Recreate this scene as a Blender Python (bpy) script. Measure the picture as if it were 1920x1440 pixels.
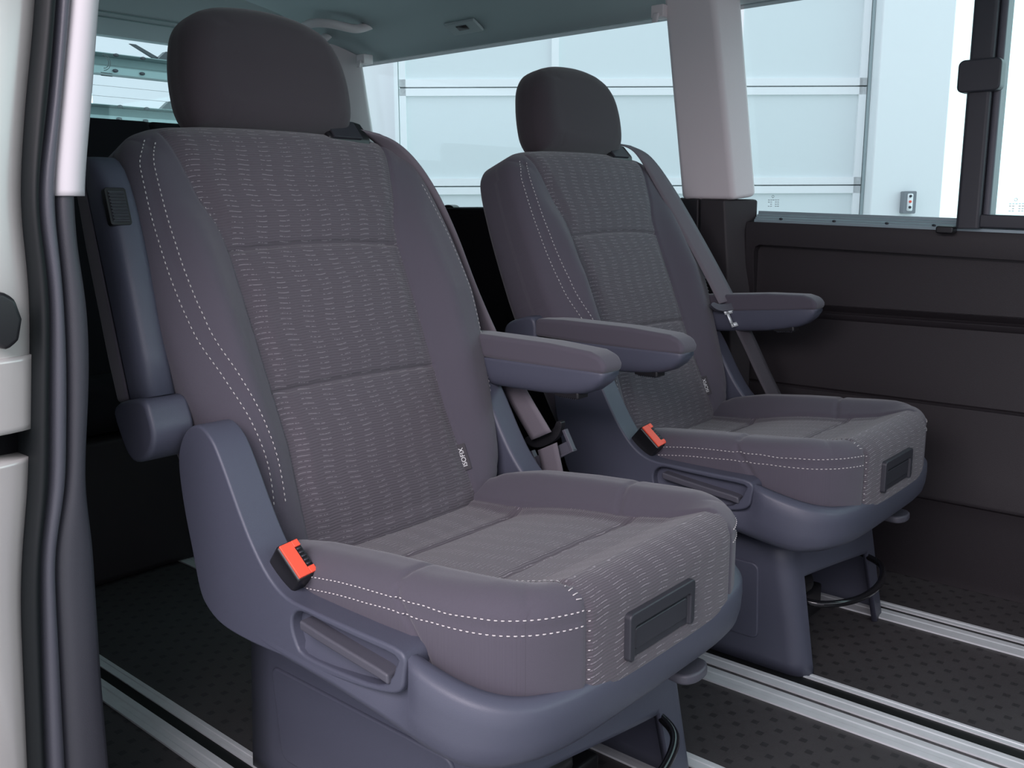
import bpy, bmesh, math, random
import numpy as np
from mathutils import Vector, Matrix
from mathutils.bvhtree import BVHTree

for o in list(bpy.data.objects):
    bpy.data.objects.remove(o)
SC = bpy.context.scene
COL = SC.collection
# ------------------------------------------------------------------ camera
YAW, PITCH, ROLL, FPX = .85708, .18532, -.00362, 1756.53
cd = Vector((-math.cos(PITCH)*math.cos(YAW), math.cos(PITCH)*math.sin(YAW), -math.sin(PITCH)))
cr = cd.cross(Vector((0, 0, 1))).normalized()
cu = cr.cross(cd)
r2 = cr*math.cos(ROLL) + cu*math.sin(ROLL)
u2 = -cr*math.sin(ROLL) + cu*math.cos(ROLL)
camd = bpy.data.cameras.new('camera')
cam = bpy.data.objects.new('camera', camd)
COL.objects.link(cam)
M3 = Matrix((r2, u2, -cd)).transposed()
cam.matrix_world = Matrix.Translation((0, 0, .84)) @ M3.to_4x4()
camd.sensor_width = 36
camd.lens = 36*FPX/1920
camd.clip_start = .02
SC.camera = cam
# ------------------------------------------------------------------ world, light, exposure
SC.view_settings.view_transform = 'Standard'
SC.view_settings.look = 'None'
SC.view_settings.gamma = 1
SC.view_settings.use_curve_mapping = False
SC.view_settings.exposure = 0.28
W = bpy.data.worlds.new('world')
SC.world = W
W.use_nodes = True
wn, wl = W.node_tree.nodes, W.node_tree.links
bg = wn['Background']
tc = wn.new('ShaderNodeTexCoord')
sp = wn.new('ShaderNodeSeparateXYZ')
wl.new(tc.outputs['Generated'], sp.inputs[0])
mr = wn.new('ShaderNodeMapRange')
mr.inputs[1].default_value = -.35
mr.inputs[2].default_value = .45
wl.new(sp.outputs['Y'], mr.inputs[0])
mx = wn.new('ShaderNodeMix')
mx.data_type = 'RGBA'
mx.inputs[6].default_value = (.98, .95, 1.08, 1)     # bright hall on the open-door side
mx.inputs[7].default_value = (1.55, 1.95, 2.02, 1)  # cool daylight on the far side
wl.new(mr.outputs[0], mx.inputs[0])
wl.new(mx.outputs[2], bg.inputs['Color'])
bg.inputs['Strength'].default_value = 1.0


def area(name, loc, target, size, power, color):
    l = bpy.data.lights.new(name, 'AREA')
    l.shape = 'RECTANGLE'
    l.size, l.size_y = size
    l.energy = power
    l.color = color
    o = bpy.data.objects.new(name, l)
    COL.objects.link(o)
    o.location = loc
    o.rotation_euler = (Vector(target)-Vector(loc)).to_track_quat('-Z', 'Y').to_euler()
    return o


area('seat_softbox', (-.15, -.85, 1.75), (-.85, .9, .5), (1.5, .9), 30, (1.0, .90, .97))  # unseen softbox added outside the open door to light the seats

# ------------------------------------------------------------------ helpers
R = math.radians
XYZ = 'xyz'


def smooth(x, a, b):
    t = np.clip((np.asarray(x, float)-a)/(b-a), 0, 1)
    return t*t*(3-2*t)


def tag(o, label=None, cat=None, group=None, kind=None):
    if label: o['label'] = label
    if cat: o['category'] = cat
    if group: o['group'] = group
    if kind: o['kind'] = kind
    return o


def empty(name, loc, **k):
    o = bpy.data.objects.new(name, None)
    o.empty_display_size = .05
    COL.objects.link(o)
    o.location = loc
    return tag(o, **k)


def new(name, V, F, mat=None, parent=None, smooth_=True, pat=None, bevel=0, seg=2, auto=None):
    me = bpy.data.meshes.new(name)
    me.from_pydata([tuple(map(float, v)) for v in V], [], [tuple(int(i) for i in f) for f in F])
    bm = bmesh.new(); bm.from_mesh(me)
    bmesh.ops.recalc_face_normals(bm, faces=bm.faces)
    bm.to_mesh(me); bm.free()
    if smooth_:
        me.polygons.foreach_set('use_smooth', [True]*len(me.polygons))
    if pat is not None:
        at = me.attributes.new('pat', 'FLOAT_VECTOR', 'POINT')
        at.data.foreach_set('vector', np.asarray(pat, dtype=np.float32).ravel())
    o = bpy.data.objects.new(name, me)
    COL.objects.link(o)
    if mat: me.materials.append(mat)
    if parent: o.parent = parent
    if bevel:
        b = o.modifiers.new('bevel', 'BEVEL')
        b.width = bevel; b.segments = seg; b.limit_method = 'ANGLE'; b.angle_limit = R(35)
        o.modifiers.new('wn', 'WEIGHTED_NORMAL').keep_sharp = True
    return o


class MB:
    def __init__(s): s.v = []; s.f = []
    def add(s, V, F):
        n = len(s.v); s.v += [tuple(v) for v in V]; s.f += [tuple(i+n for i in f) for f in F]; return s
    def box(s, a, b):
        x0, y0, z0 = a; x1, y1, z1 = b
        V = [(x, y, z) for x in (x0, x1) for y in (y0, y1) for z in (z0, z1)]
        return s.add(V, [(0, 1, 3, 2), (4, 6, 7, 5), (0, 4, 5, 1), (2, 3, 7, 6), (0, 2, 6, 4), (1, 5, 7, 3)])
    def hexa(s, P):  # P: 4 bottom, 4 top
        return s.add(P, [(3, 2, 1, 0), (4, 5, 6, 7), (0, 1, 5, 4), (1, 2, 6, 5), (2, 3, 7, 6), (3, 0, 4, 7)])
    def prism(s, poly, axis, t0, t1):
        n = len(poly)
        def pt(p, t):
            return {'y': (p[0], t, p[1]), 'x': (t, p[0], p[1]), 'z': (p[0], p[1], t)}[axis]
        V = [pt(p, t0) for p in poly]+[pt(p, t1) for p in poly]
        F = [tuple(range(n)), tuple(range(2*n-1, n-1, -1))]+[(i, (i+1) % n, n+(i+1) % n, n+i) for i in range(n)]
        return s.add(V, F)
    def tube(s, path, r, n=10, cap=True):
        P = [Vector(p) for p in path]; V = []; F = []
        rr = r if hasattr(r, '__len__') else [r]*len(P)
        up = Vector((.13, .2, 1)).normalized()
        for i, p in enumerate(P):
            d = (P[min(i+1, len(P)-1)]-P[max(i-1, 0)]).normalized()
            a = d.cross(up).normalized(); b = a.cross(d)
            for k in range(n):
                t = 2*math.pi*k/n
                V.append(p+(a*math.cos(t)+b*math.sin(t))*rr[i])
        for i in range(len(P)-1):
            for k in range(n):
                F.append((i*n+k, i*n+(k+1) % n, (i+1)*n+(k+1) % n, (i+1)*n+k))
        if cap: F += [tuple(range(n-1, -1, -1)), tuple((len(P)-1)*n+k for k in range(n))]
        return s.add(V, F)
    def build(s, name, mat, parent=None, **k): return new(name, s.v, s.f, mat, parent, **k)


def cr_spline(pts, per=8, closed=False):
    P = [np.array(p, float) for p in pts]; n = len(P); out = []
    rng = n if closed else n-1
    for i in range(rng):
        g = (lambda j: P[j % n]) if closed else (lambda j: P[min(max(j, 0), n-1)])
        a, b, c, d = g(i-1), g(i), g(i+1), g(i+2)
        for k in range(per):
            t = k/per
            out.append(.5*((2*b)+(-a+c)*t+(2*a-5*b+4*c-d)*t*t+(-a+3*b-3*c+d)*t**3))
    if not closed: out.append(P[-1])
    return out


def prof(pts, axis, t0, t1, name, mat, parent=None, bevel=.004, seg=3, per=1, **k):
    if per > 1: pts = [tuple(p) for p in cr_spline(pts, per, True)]
    return MB().prism(pts, axis, t0, t1).build(name, mat, parent, bevel=bevel, seg=seg, **k)


def rrect(x0, x1, y0, y1, r, n=5):
    out = []
    for cx, cy, a in ((x1-r, y1-r, 0), (x0+r, y1-r, 90), (x0+r, y0+r, 180), (x1-r, y0+r, 270)):
        for k in range(n+1):
            t = R(a+90*k/n); out.append((cx+r*math.cos(t), cy+r*math.sin(t)))
    return out


def loft(rings, name, mat, parent=None, cap=True, **k):
    n = len(rings[0]); V = [p for r_ in rings for p in r_]; F = []
    for i in range(len(rings)-1):
        for j in range(n):
            F.append((i*n+j, i*n+(j+1) % n, (i+1)*n+(j+1) % n, (i+1)*n+j))
    if cap: F += [tuple(range(n-1, -1, -1)), tuple((len(rings)-1)*n+j for j in range(n))]
    return new(name, V, F, mat, parent, **k)


def boolcut(o, cutter):
    cutter.parent = o
    bpy.context.view_layer.update()
    m = o.modifiers.new('cut', 'BOOLEAN'); m.object = cutter; m.operation = 'DIFFERENCE'; m.solver = 'EXACT'
    # the cut comes before the bevel
    ms = [x for x in o.modifiers]
    bev = [(x.name, x.width, x.segments, x.angle_limit) for x in o.modifiers if x.type == 'BEVEL']
    for x in list(o.modifiers):
        if x.name != 'cut': o.modifiers.remove(x)
    dg = bpy.context.evaluated_depsgraph_get(); dg.update()
    me = bpy.data.meshes.new_from_object(o.evaluated_get(dg))
    me.name = o.name
    o.modifiers.clear(); o.data = me
    bpy.data.objects.remove(cutter)
    for (nm, w, s_, a) in bev:
        b = o.modifiers.new('bevel', 'BEVEL'); b.width = w; b.segments = s_; b.limit_method = 'ANGLE'; b.angle_limit = a
        o.modifiers.new('wn', 'WEIGHTED_NORMAL').keep_sharp = True
    return o


# ------------------------------------------------------------------ materials
def nodes(name):
    m = bpy.data.materials.new(name); m.use_nodes = True
    return m, m.node_tree.nodes, m.node_tree.links, m.node_tree.nodes['Principled BSDF']


class NG:
    def __init__(s, n, l): s.n = n; s.l = l
    def val(s, x, sock):
        if isinstance(x, (int, float)): sock.default_value = x
        else: s.l.new(x, sock)
    def m(s, op, a, b=0, c=0):
        nd = s.n.new('ShaderNodeMath'); nd.operation = op
        for i, v in enumerate((a, b, c)): s.val(v, nd.inputs[i])
        return nd.outputs[0]
    def mix(s, f, a, b):
        nd = s.n.new('ShaderNodeMix'); nd.data_type = 'RGBA'
        s.val(f, nd.inputs[0])
        for v, k in ((a, 6), (b, 7)):
            if isinstance(v, tuple): nd.inputs[k].default_value = (*v[:3], 1)
            else: s.l.new(v, nd.inputs[k])
        return nd.outputs[2]
    def noise(s, scale, vec=None, detail=3):
        nd = s.n.new('ShaderNodeTexNoise'); nd.inputs['Scale'].default_value = scale; nd.inputs['Detail'].default_value = detail
        if vec is not None: s.l.new(vec, nd.inputs['Vector'])
        return nd.outputs['Fac']
    def bump(s, h, dist, strength=1.0):
        nd = s.n.new('ShaderNodeBump'); nd.inputs['Distance'].default_value = dist; nd.inputs['Strength'].default_value = strength
        s.l.new(h, nd.inputs['Height']); return nd.outputs[0]
    def obj(s):
        return s.n.new('ShaderNodeTexCoord').outputs['Object']


def plain(name, col, rough=.5, metal=0, bump=0, bscale=900, spec=.5, var=.0, vscale=8, coat=0):
    m, n, l, p = nodes(name); g = NG(n, l)
    p.inputs['Base Color'].default_value = (*col, 1)
    p.inputs['Roughness'].default_value = rough
    p.inputs['Metallic'].default_value = metal
    p.inputs['Specular IOR Level'].default_value = spec
    if coat: p.inputs['Coat Weight'].default_value = coat; p.inputs['Coat Roughness'].default_value = .12
    if bump: l.new(g.bump(g.noise(bscale, g.obj()), bump, .6), p.inputs['Normal'])
    if var:
        f = g.noise(vscale, g.obj())
        l.new(g.mix(f, tuple(c*(1-var) for c in col), tuple(c*(1+var) for c in col)), p.inputs['Base Color'])
    return m


def fabric(name, base, ins, dash):
    m, n, l, p = nodes(name); g = NG(n, l)
    at = n.new('ShaderNodeAttribute'); at.attribute_name = 'pat'
    s = n.new('ShaderNodeSeparateXYZ'); l.new(at.outputs['Vector'], s.inputs[0])
    a, b, d = s.outputs
    mask = g.m('GREATER_THAN', d, 0)
    rowh = .0078
    wob = g.m('MULTIPLY', g.m('SINE', g.m('MULTIPLY', a, 2*math.pi/.034)), .10)
    rf = g.m('FRACT', g.m('ADD', g.m('DIVIDE', b, rowh), wob))
    row = g.m('LESS_THAN', g.m('ABSOLUTE', g.m('SUBTRACT', rf, .5)), .060)
    drift = g.m('MULTIPLY', g.m('PINGPONG', g.m('DIVIDE', b, .055), 1.0), .30)
    cf = g.m('FRACT', g.m('ADD', g.m('DIVIDE', a, .038), drift))
    dashm = g.m('LESS_THAN', g.m('ABSOLUTE', g.m('SUBTRACT', cf, .5)), .24)
    ns = g.noise(240, at.outputs['Vector'], 1)
    spk = g.m('GREATER_THAN', ns, .43)
    dm = g.m('MULTIPLY', g.m('MULTIPLY', row, dashm), g.m('MULTIPLY', mask, spk))
    # ribs of the woven insert
    rib = g.m('SINE', g.m('MULTIPLY', g.m('ADD', g.m('DIVIDE', b, rowh/2), wob), 2*math.pi))
    ribm = g.m('MULTIPLY', g.m('MULTIPLY', rib, mask), .5)
    fine = g.noise(1500, at.outputs['Vector'], 2)
    large = g.noise(14, at.outputs['Vector'], 3)
    c1 = g.mix(mask, base, ins)
    c2 = g.mix(g.m('MULTIPLY', g.m('MULTIPLY', g.m('ADD', ribm, .5), mask), .28), c1, tuple(x*.5 for x in ins))
    c3 = g.mix(g.m('MULTIPLY', dm, .75), c2, dash)
    c4 = g.mix(g.m('MULTIPLY', fine, .35), c3, tuple(x*.6 for x in base))
    l.new(c4, p.inputs['Base Color'])
    p.inputs['Roughness'].default_value = .9
    p.inputs['Specular IOR Level'].default_value = .2
    p.inputs['Sheen Weight'].default_value = .25
    p.inputs['Sheen Roughness'].default_value = .5
    h = g.m('ADD', g.m('MULTIPLY', ribm, .6), g.m('MULTIPLY', fine, .35))
    l.new(g.bump(h, .0011, .8), p.inputs['Normal'])
    return m


MAT = {}
MAT['fabric'] = fabric('seat_fabric', (.100, .091, .114), (.122, .107, .124), (.38, .35, .38))
MAT['head'] = fabric('headrest_fabric', (.060, .050, .058), (.060, .050, .058), (.3, .3, .3))
MAT['shell'] = plain('blue_grey_plastic', (.082, .088, .122), .42, bump=.0003, bscale=1400, spec=.5)
MAT['dark'] = plain('charcoal_plastic', (.035, .036, .045), .45, bump=.0002, bscale=1400)
MAT['black'] = plain('black_plastic', (.012, .012, .014), .35)
MAT['gloss'] = plain('gloss_black', (.01, .01, .012), .12)
MAT['red'] = plain('red_button', (.95, .11, .06), .4)
MAT['web'] = plain('belt_webbing', (.15, .135, .155), .7, bump=.0003, bscale=700, spec=.4)
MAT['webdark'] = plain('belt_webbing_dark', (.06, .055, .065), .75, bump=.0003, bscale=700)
MAT['chrome'] = plain('bright_steel', (.85, .9, .9), .42, .5)
MAT['thread'] = plain('pale_thread', (.62, .58, .58), .8)
MAT['tagc'] = plain('tag_cloth', (.06, .055, .062), .85)
MAT['white'] = plain('white_print', (.75, .75, .75), .7)
MAT['alu'] = plain('rail_aluminium', (.80, .83, .84), .35, .12, var=.10, vscale=30)
MAT['sill'] = plain('sill_channel', (.28, .36, .39), .4, .2)
MAT['slot'] = plain('rail_slot_black', (.008, .009, .009), .5)
MAT['pillar'] = plain('light_pillar_trim', (.74, .68, .69), .6, bump=.0003, bscale=600)
MAT['headliner'] = plain('headliner_cloth', (.46, .52, .53), .95, bump=.0004, bscale=900, spec=.1)
MAT['wallp'] = plain('dark_wall_panel', (.024, .020, .023), .5, bump=.0004, bscale=700, spec=.45)
MAT['carpet'] = plain('dark_carpet', (.016, .015, .018), .95, bump=.0006, bscale=900, spec=.1)
MAT['silver'] = plain('silver_paint', (.60, .57, .55), .32, .35, coat=.6)
MAT['seal'] = plain('black_rubber', (.004, .006, .007), .55, spec=.3)
MAT['jamb'] = plain('grey_jamb_trim', (.085, .085, .105), .42, bump=.0003, bscale=900)
MAT['jambdark'] = plain('dark_jamb_trim', (.045, .045, .056), .45, bump=.0003, bscale=900)
MAT['offwhite'] = plain('white_wall', (.86, .87, .87), .8)
MAT['jambwhite'] = plain('white_jamb_trim', (.60, .57, .59), .5)
MAT['gpanel'] = plain('garage_panel', (.78, .84, .84), .5)
MAT['gframe'] = plain('garage_frame', (.93, .95, .95), .5)
MAT['gline'] = plain('garage_joint', (.38, .45, .46), .6)
MAT['column'] = plain('pale_column', (.90, .93, .93), .7)
MAT['beam'] = plain('grey_green_steel', (.26, .34, .34), .55, .2)
MAT['ground'] = plain('hall_ground', (.45, .44, .43), .8)
MAT['boxgrey'] = plain('control_box_grey', (.22, .24, .26), .5)


def glass(name, tint):
    m, n, l, p = nodes(name)
    tr = n.new('ShaderNodeBsdfTransparent'); tr.inputs[0].default_value = (*tint, 1)
    gl = n.new('ShaderNodeBsdfGlossy'); gl.inputs['Roughness'].default_value = .02
    lw = n.new('ShaderNodeLayerWeight'); lw.inputs[0].default_value = .5
    gg = NG(n, l); fr_o = gg.m('ADD', gg.m('MULTIPLY', gg.m('POWER', lw.outputs['Facing'], 4.0), .35), .03)
    ms = n.new('ShaderNodeMixShader')
    l.new(fr_o, ms.inputs[0]); l.new(tr.outputs[0], ms.inputs[1]); l.new(gl.outputs[0], ms.inputs[2])
    l.new(ms.outputs[0], n['Material Output'].inputs[0])
    return m


MAT['glass'] = glass('tinted_glass', (.87, .945, .95))
MAT['dimming'] = glass('light_dimming_glass', (.22, .24, .24))  # dark tint added so the unseen near rear pane lets in less light
MAT['glassrear'] = glass('rear_glass', (.86, .96, .97))


def floor_mat():
    m, n, l, p = nodes('dimpled_rubber_mat'); g = NG(n, l)
    s = n.new('ShaderNodeSeparateXYZ'); l.new(g.obj(), s.inputs[0])
    x, y = s.outputs[0], s.outputs[1]
    P = .042
    row = g.m('FLOOR', g.m('DIVIDE', y, P*.62))
    xo = g.m('ADD', x, g.m('MULTIPLY', g.m('MODULO', row, 2.0), P/2))
    fx = g.m('ABSOLUTE', g.m('SUBTRACT', g.m('FRACT', g.m('DIVIDE', xo, P)), .5))
    fy = g.m('ABSOLUTE', g.m('SUBTRACT', g.m('FRACT', g.m('DIVIDE', y, P*.62)), .5))
    sq = g.m('MULTIPLY', g.m('LESS_THAN', fx, .14), g.m('LESS_THAN', fy, .22))
    nz = g.noise(500, g.obj())
    nl = g.noise(6, g.obj())
    c = g.mix(nl, (.050, .046, .048), (.080, .074, .076))
    c = g.mix(g.m('MULTIPLY', sq, .65), c, (.020, .019, .021))
    l.new(c, p.inputs['Base Color'])
    p.inputs['Roughness'].default_value = .55
    h = g.m('SUBTRACT', g.m('MULTIPLY', nz, .25), g.m('MULTIPLY', sq, 1.0))
    l.new(g.bump(h, .0022, 1.0), p.inputs['Normal'])
    return m


MAT['floor'] = floor_mat()

# ------------------------------------------------------------------ setting: floor, walls, roof
XR, XF = -2.78, .95            # rear and front ends of the built cabin
fl = MB().box((XR, .47, -.03), (XF, 2.17, 0)).build('floor', MAT['floor'], smooth_=False); tag(fl, kind='structure')
sill = MB().box((-1.0, .40, -.12), (XF, .47, -.005)).build('trim_1', MAT['jamb'], bevel=.008); tag(sill, kind='structure')

# far side wall: profile in (y, z) extruded along x
wallprof = [(2.26, -.03), (2.150, 0), (2.152, .02), (2.150, .15), (2.142, .192), (2.135, .197), (2.133, .205), (2.142, .26), (2.152, .33), (2.158, .405),
            (2.164, .409), (2.160, .414), (2.166, .50), (2.168, .578), (2.163, .583), (2.160, .592), (2.168, .597), (2.160, .603), (2.152, .612),
            (2.146, .620), (2.134, .70), (2.127, .785), (2.132, .806), (2.150, .812), (2.26, .815)]
wf = MB().prism(wallprof, 'x', -1.085, XF).build('wall_far', MAT['wallp'], bevel=.002)
cut = MB().prism([(-1.064, .632), (-1.060, .620), (-1.048, .613), (XF+.1, .613), (XF+.1, .752), (-1.048, .752), (-1.060, .746), (-1.064, .735)], 'y', 2.0, 2.158).build('cutter', None)
boolcut(wf, cut)
tag(wf, kind='structure')
TILT = [wf]
wr = MB().prism([(2.26, -.03), (2.15, 0), (2.15, .40), (2.165, .6), (2.13, .82), (2.14, .842), (2.26, .845)], 'x', XR, -1.30).build('wall_far_rear', MAT['carpet'], bevel=.003)
tag(wr, kind='structure')
# black lower pillar cover with a seam
pc = MB()
pc.hexa([(-1.31, 2.12, 0), (-1.20, 2.12, 0), (-1.20, 2.26, 0), (-1.31, 2.26, 0), (-1.262, 2.105, .866), (-1.195, 2.085, .862), (-1.195, 2.26, .862), (-1.262, 2.26, .866)])
pc.hexa([(-1.197, 2.12, 0), (-1.07, 2.14, 0), (-1.07, 2.156, 0), (-1.197, 2.156, 0), (-1.192, 2.085, .862), (-1.125, 2.09, .860), (-1.068, 2.154, .860), (-1.192, 2.154, .862)])
o = pc.build('trim_2', MAT['wallp'], bevel=.006, seg=3); tag(o, kind='structure')
# pale pillar between the side windows
pp = MB().hexa([(-1.262, 2.150, .866), (-1.245, 2.092, .860), (-1.103, 2.092, .857), (-1.069, 2.150, .866),
                (-1.330, 2.150, 1.36), (-1.310, 2.085, 1.36), (-1.178, 2.085, 1.36), (-1.135, 2.150, 1.36)])
o = pp.build('trim_3', MAT['pillar'], bevel=.012, seg=4); tag(o, kind='structure')
# rear pillar
pp = MB().hexa([(-2.76, 1.86, .84), (-2.46, 2.10, .84), (-2.41, 2.152, .84), (-2.76, 2.16, .84),
                (-2.76, 1.90, 1.44), (-2.58, 2.07, 1.44), (-2.525, 2.152, 1.40), (-2.76, 2.16, 1.40)])
o = pp.build('trim_4', MAT['pillar'], bevel=.02, seg=4); tag(o, kind='structure')
# outer skin bands above and below the far glass
o = MB().box((XR, 2.17, 1.325), (XF, 2.24, 1.42)).build('trim_5', MAT['dark']); tag(o, kind='structure')
# headliner: profile in (y, z)
cp = cr_spline([(2.158, 1.318), (2.13, 1.345), (2.04, 1.385), (1.90, 1.418), (1.6, 1.440), (1.3, 1.447), (1.0, 1.440), (.70, 1.418), (.56, 1.385), (.48, 1.345), (.45, 1.318)], 6)
ceil = MB().prism([tuple(p) for p in cp]+[(.43, 1.60), (2.18, 1.60)], 'x', XR, XF).build('ceiling', MAT['headliner']); tag(ceil, kind='structure')
o = MB().prism([(-2.42, 1.448), (-2.60, 1.405), (-2.68, 1.372), (-2.775, 1.340), (-2.80, 1.5), (-2.4, 1.5)], 'y', .46, 2.15).build('trim_6', MAT['headliner'], bevel=.004)
tag(o, kind='structure')
for k_, (x, z) in enumerate(((-2.655, 1.3815), (-2.678, 1.3720))):
    MB().tube([(x, .5, z), (x, 2.1, z)], .0022, 6).build('headliner_seam', MAT['beam'], o)
# rear wall with tailgate glass
rw = MB()
rw.box((-2.83, .43, -.03), (-2.77, 2.18, 1.03)); rw.box((-2.83, .43, 1.345), (-2.77, 2.18, 1.6))
rw.box((-2.83, .43, 1.03), (-2.77, .66, 1.345)); rw.box((-2.83, 1.94, 1.03), (-2.77, 2.18, 1.345))
o = rw.build('wall_rear', MAT['headliner'], smooth_=False); tag(o, kind='structure')
o = MB().box((-2.80, .66, 1.03), (-2.796, 1.94, 1.345)).build('window_3', MAT['glassrear'], smooth_=False); tag(o, kind='structure')
g = MB()
for k in range(5): g.box((-2.7955, .67, 1.14+.03*k), (-2.795, 1.93, 1.1408+.03*k))
heat = g.build('heating_wire', MAT['gline'], o)
mk = MB()
for rr_ in (.018, .024):
    mk.tube([(-2.794, 1.395+rr_*math.cos(t/12*math.pi-math.pi/2)*.9, 1.268+rr_*math.sin(t/12*math.pi-math.pi/2)) for t in range(13)], .001, 5)
mk.box((-2.795, 1.385, 1.228), (-2.794, 1.42, 1.231)); mk.box((-2.795, 1.385, 1.236), (-2.794, 1.42, 1.238))
mk.build('glass_mark', MAT['gline'], o)

# far side windows (structure) with glass
w1 = MB().box((-1.13, 2.160, .80), (-.58, 2.164, 1.36)).build('window_1', MAT['glass'], smooth_=False); tag(w1, kind='structure')
w2 = MB().box((XR+.02, 2.160, .83), (-1.24, 2.164, 1.36)).build('window_2', MAT['glass'], smooth_=False); tag(w2, kind='structure')
w4 = MB().box((-.56, 2.175, .80), (XF, 2.179, 1.36)).build('window_4', MAT['glass'], smooth_=False); tag(w4, kind='structure')
# sliding window frame: upright, bottom rail, latch, guide channel
fr = MB()
fr.prism(rrect(-.600, -.553, 2.112, 2.172, .008), 'z', .795, 1.36)
fr.build('window_frame', MAT['dark'], w1, bevel=.002)
MB().prism(rrect(-.553, -.538, 2.125, 2.175, .006), 'z', .822, 1.36).build('window_frame', MAT['jamb'], w1, bevel=.002)
TILT.append(MB().box((-.555, 2.118, .815), (XF, 2.175, .842)).build('window_frame', MAT['dark'], w4, bevel=.003))
MB().prism(rrect(-.616, -.534, 1.068, 1.132, .012), 'y', 2.10, 2.135).build('window_latch', MAT['dark'], w1, bevel=.004, seg=3)
ch = MB()
ch.prism([(2.1335, .806), (2.134, .8125), (2.139, .8135), (2.140, .8175), (2.146, .819), (2.147, .8235), (2.154, .825), (2.155, .832), (2.17, .832), (2.17, .79), (2.1335, .79)], 'x', -1.067, XF)
ch = ch.build('window_sill', MAT['sill'], w1, smooth_=False)
TILT.append(ch)
sc_ = MB()
for x in (-1.0, -.87, -.75, -.65): sc_.prism([(x+.004*math.cos(t), .8155+.0025*math.sin(t)) for t in np.linspace(0, 6.28, 9)[:-1]], 'y', 2.136, 2.1405)
TILT.append(sc_.build('screw', MAT['dark'], ch))
TILT.append(MB().prism(rrect(-.635, -.60, .800, .816, .005), 'y', 2.100, 2.13).build('window_stop', MAT['black'], w1, bevel=.003))
for (x0, z0, w_) in ((-1.045, .857, w1), (-.515, .845, w4)):
    mk = MB(); random.seed(3)
    yy = 2.1585 if w_ is w1 else 2.1735
    for i in range(4):
        for j in range(5):
            if random.random() < .75: mk.box((x0+.006*j, yy, z0-.005*i), (x0+.006*j+.0042, yy+.001, z0-.005*i+.0014))
    mk.tube([(x0+.012+.003*math.cos(t), yy, z0+.009+.003*math.sin(t)) for t in np.linspace(0, 6.28, 9)], .0006, 4)
    mk.build('glass_mark', MAT['gline'], w_)

for o in TILT:   # the belt line drops slightly towards the front of the car
    for v in o.data.vertices:
        if v.co.z > .705 and v.co.x > -1.07: v.co.z -= .034*(v.co.x+1.07)
# near side wall behind the sliding door opening
nw = MB()
nw.box((XR, .33, -.03), (-1.12, .47, .86)); nw.box((XR, .33, 1.32), (XF, .47, 1.6))
nw.box((-1.30, .36, .86), (-1.12, .46, 1.32)); nw.box((XR, .36, .86), (-2.5, .46, 1.32))
o = nw.build('wall_near', MAT['wallp'], bevel=.003); tag(o, kind='structure')
o = MB().box((-2.5, .40, .86), (-1.3, .404, 1.32)).build('window_5', MAT['dimming'], smooth_=False); tag(o, kind='structure')
# front partition far outside the picture closes the cab
o = MB().box((XF, .43, -.03), (XF+.05, 2.2, .75)).build('wall_front', MAT['wallp'], smooth_=False); tag(o, kind='structure')

# door jamb: strips between measured vertical edge curves (z, y) on the opening's rear face
ZS = np.linspace(-.12, 1.30, 240)


def ed(tab):
    z = np.array([t[0] for t in tab][::-1]); y = np.array([t[1] for t in tab][::-1])
    v = np.interp(ZS, z, y)
    k = np.hanning(23); k /= k.sum()
    return np.convolve(np.pad(v, 11, mode='edge'), k, 'valid')


A = ed([(1.30, .475), (1.045, .436), (.993, .427), (.951, .418), (.855, .403), (.816, .402), (.778, .404), (.729, .401), (.68, .396), (.549, .382), (.507, .373), (.436, .363), (.332, .357), (.246, .352), (-.12, .335)])
B = ed([(1.30, .49), (1.047, .453), (.952, .437), (.855, .415), (.815, .416), (.777, .419), (.75, .419), (.545, .399), (.503, .387), (.475, .383), (.356, .374), (.239, .367), (-.12, .35)])
Cc = ed([(1.30, .506), (1.05, .469), (.953, .451), (.856, .434), (.826, .433), (.793, .435), (.726, .434), (.669, .431), (.54, .418), (.498, .404), (.47, .399), (.348, .394), (.228, .389), (-.12, .37)])
E_ = ed([(1.30, .46), (.852, .457), (.837, .454), (.792, .455), (.741, .46), (.666, .456), (.579, .444), (.535, .439), (.488, .443), (.426, .441), (.298, .438), (.204, .438), (-.12, .43)])
D_ = ed([(1.30, .545), (1.054, .498), (.956, .482), (.853, .464), (-.12, .46)])


def strip(name, y0, y1, x0, bulge, mat, lo=-1, hi=9, n=9, depth=.10, pw=.5):
    idx = [i for i, z in enumerate(ZS) if lo <= z <= hi]
    rings = []
    for i in idx:
        a, b = y0[i], y1[i]
        r_ = []
        for k in range(n+1):
            t = k/n
            bb = bulge*(max(0, 1-abs(2*t-1)**(1/pw+1)))
            r_.append((x0+bb, a+(b-a)*t, ZS[i]))
        r_.append((x0-depth, b, ZS[i])); r_.append((x0-depth, a, ZS[i]))
        rings.append(r_)
    return loft(rings, name, mat)


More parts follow.
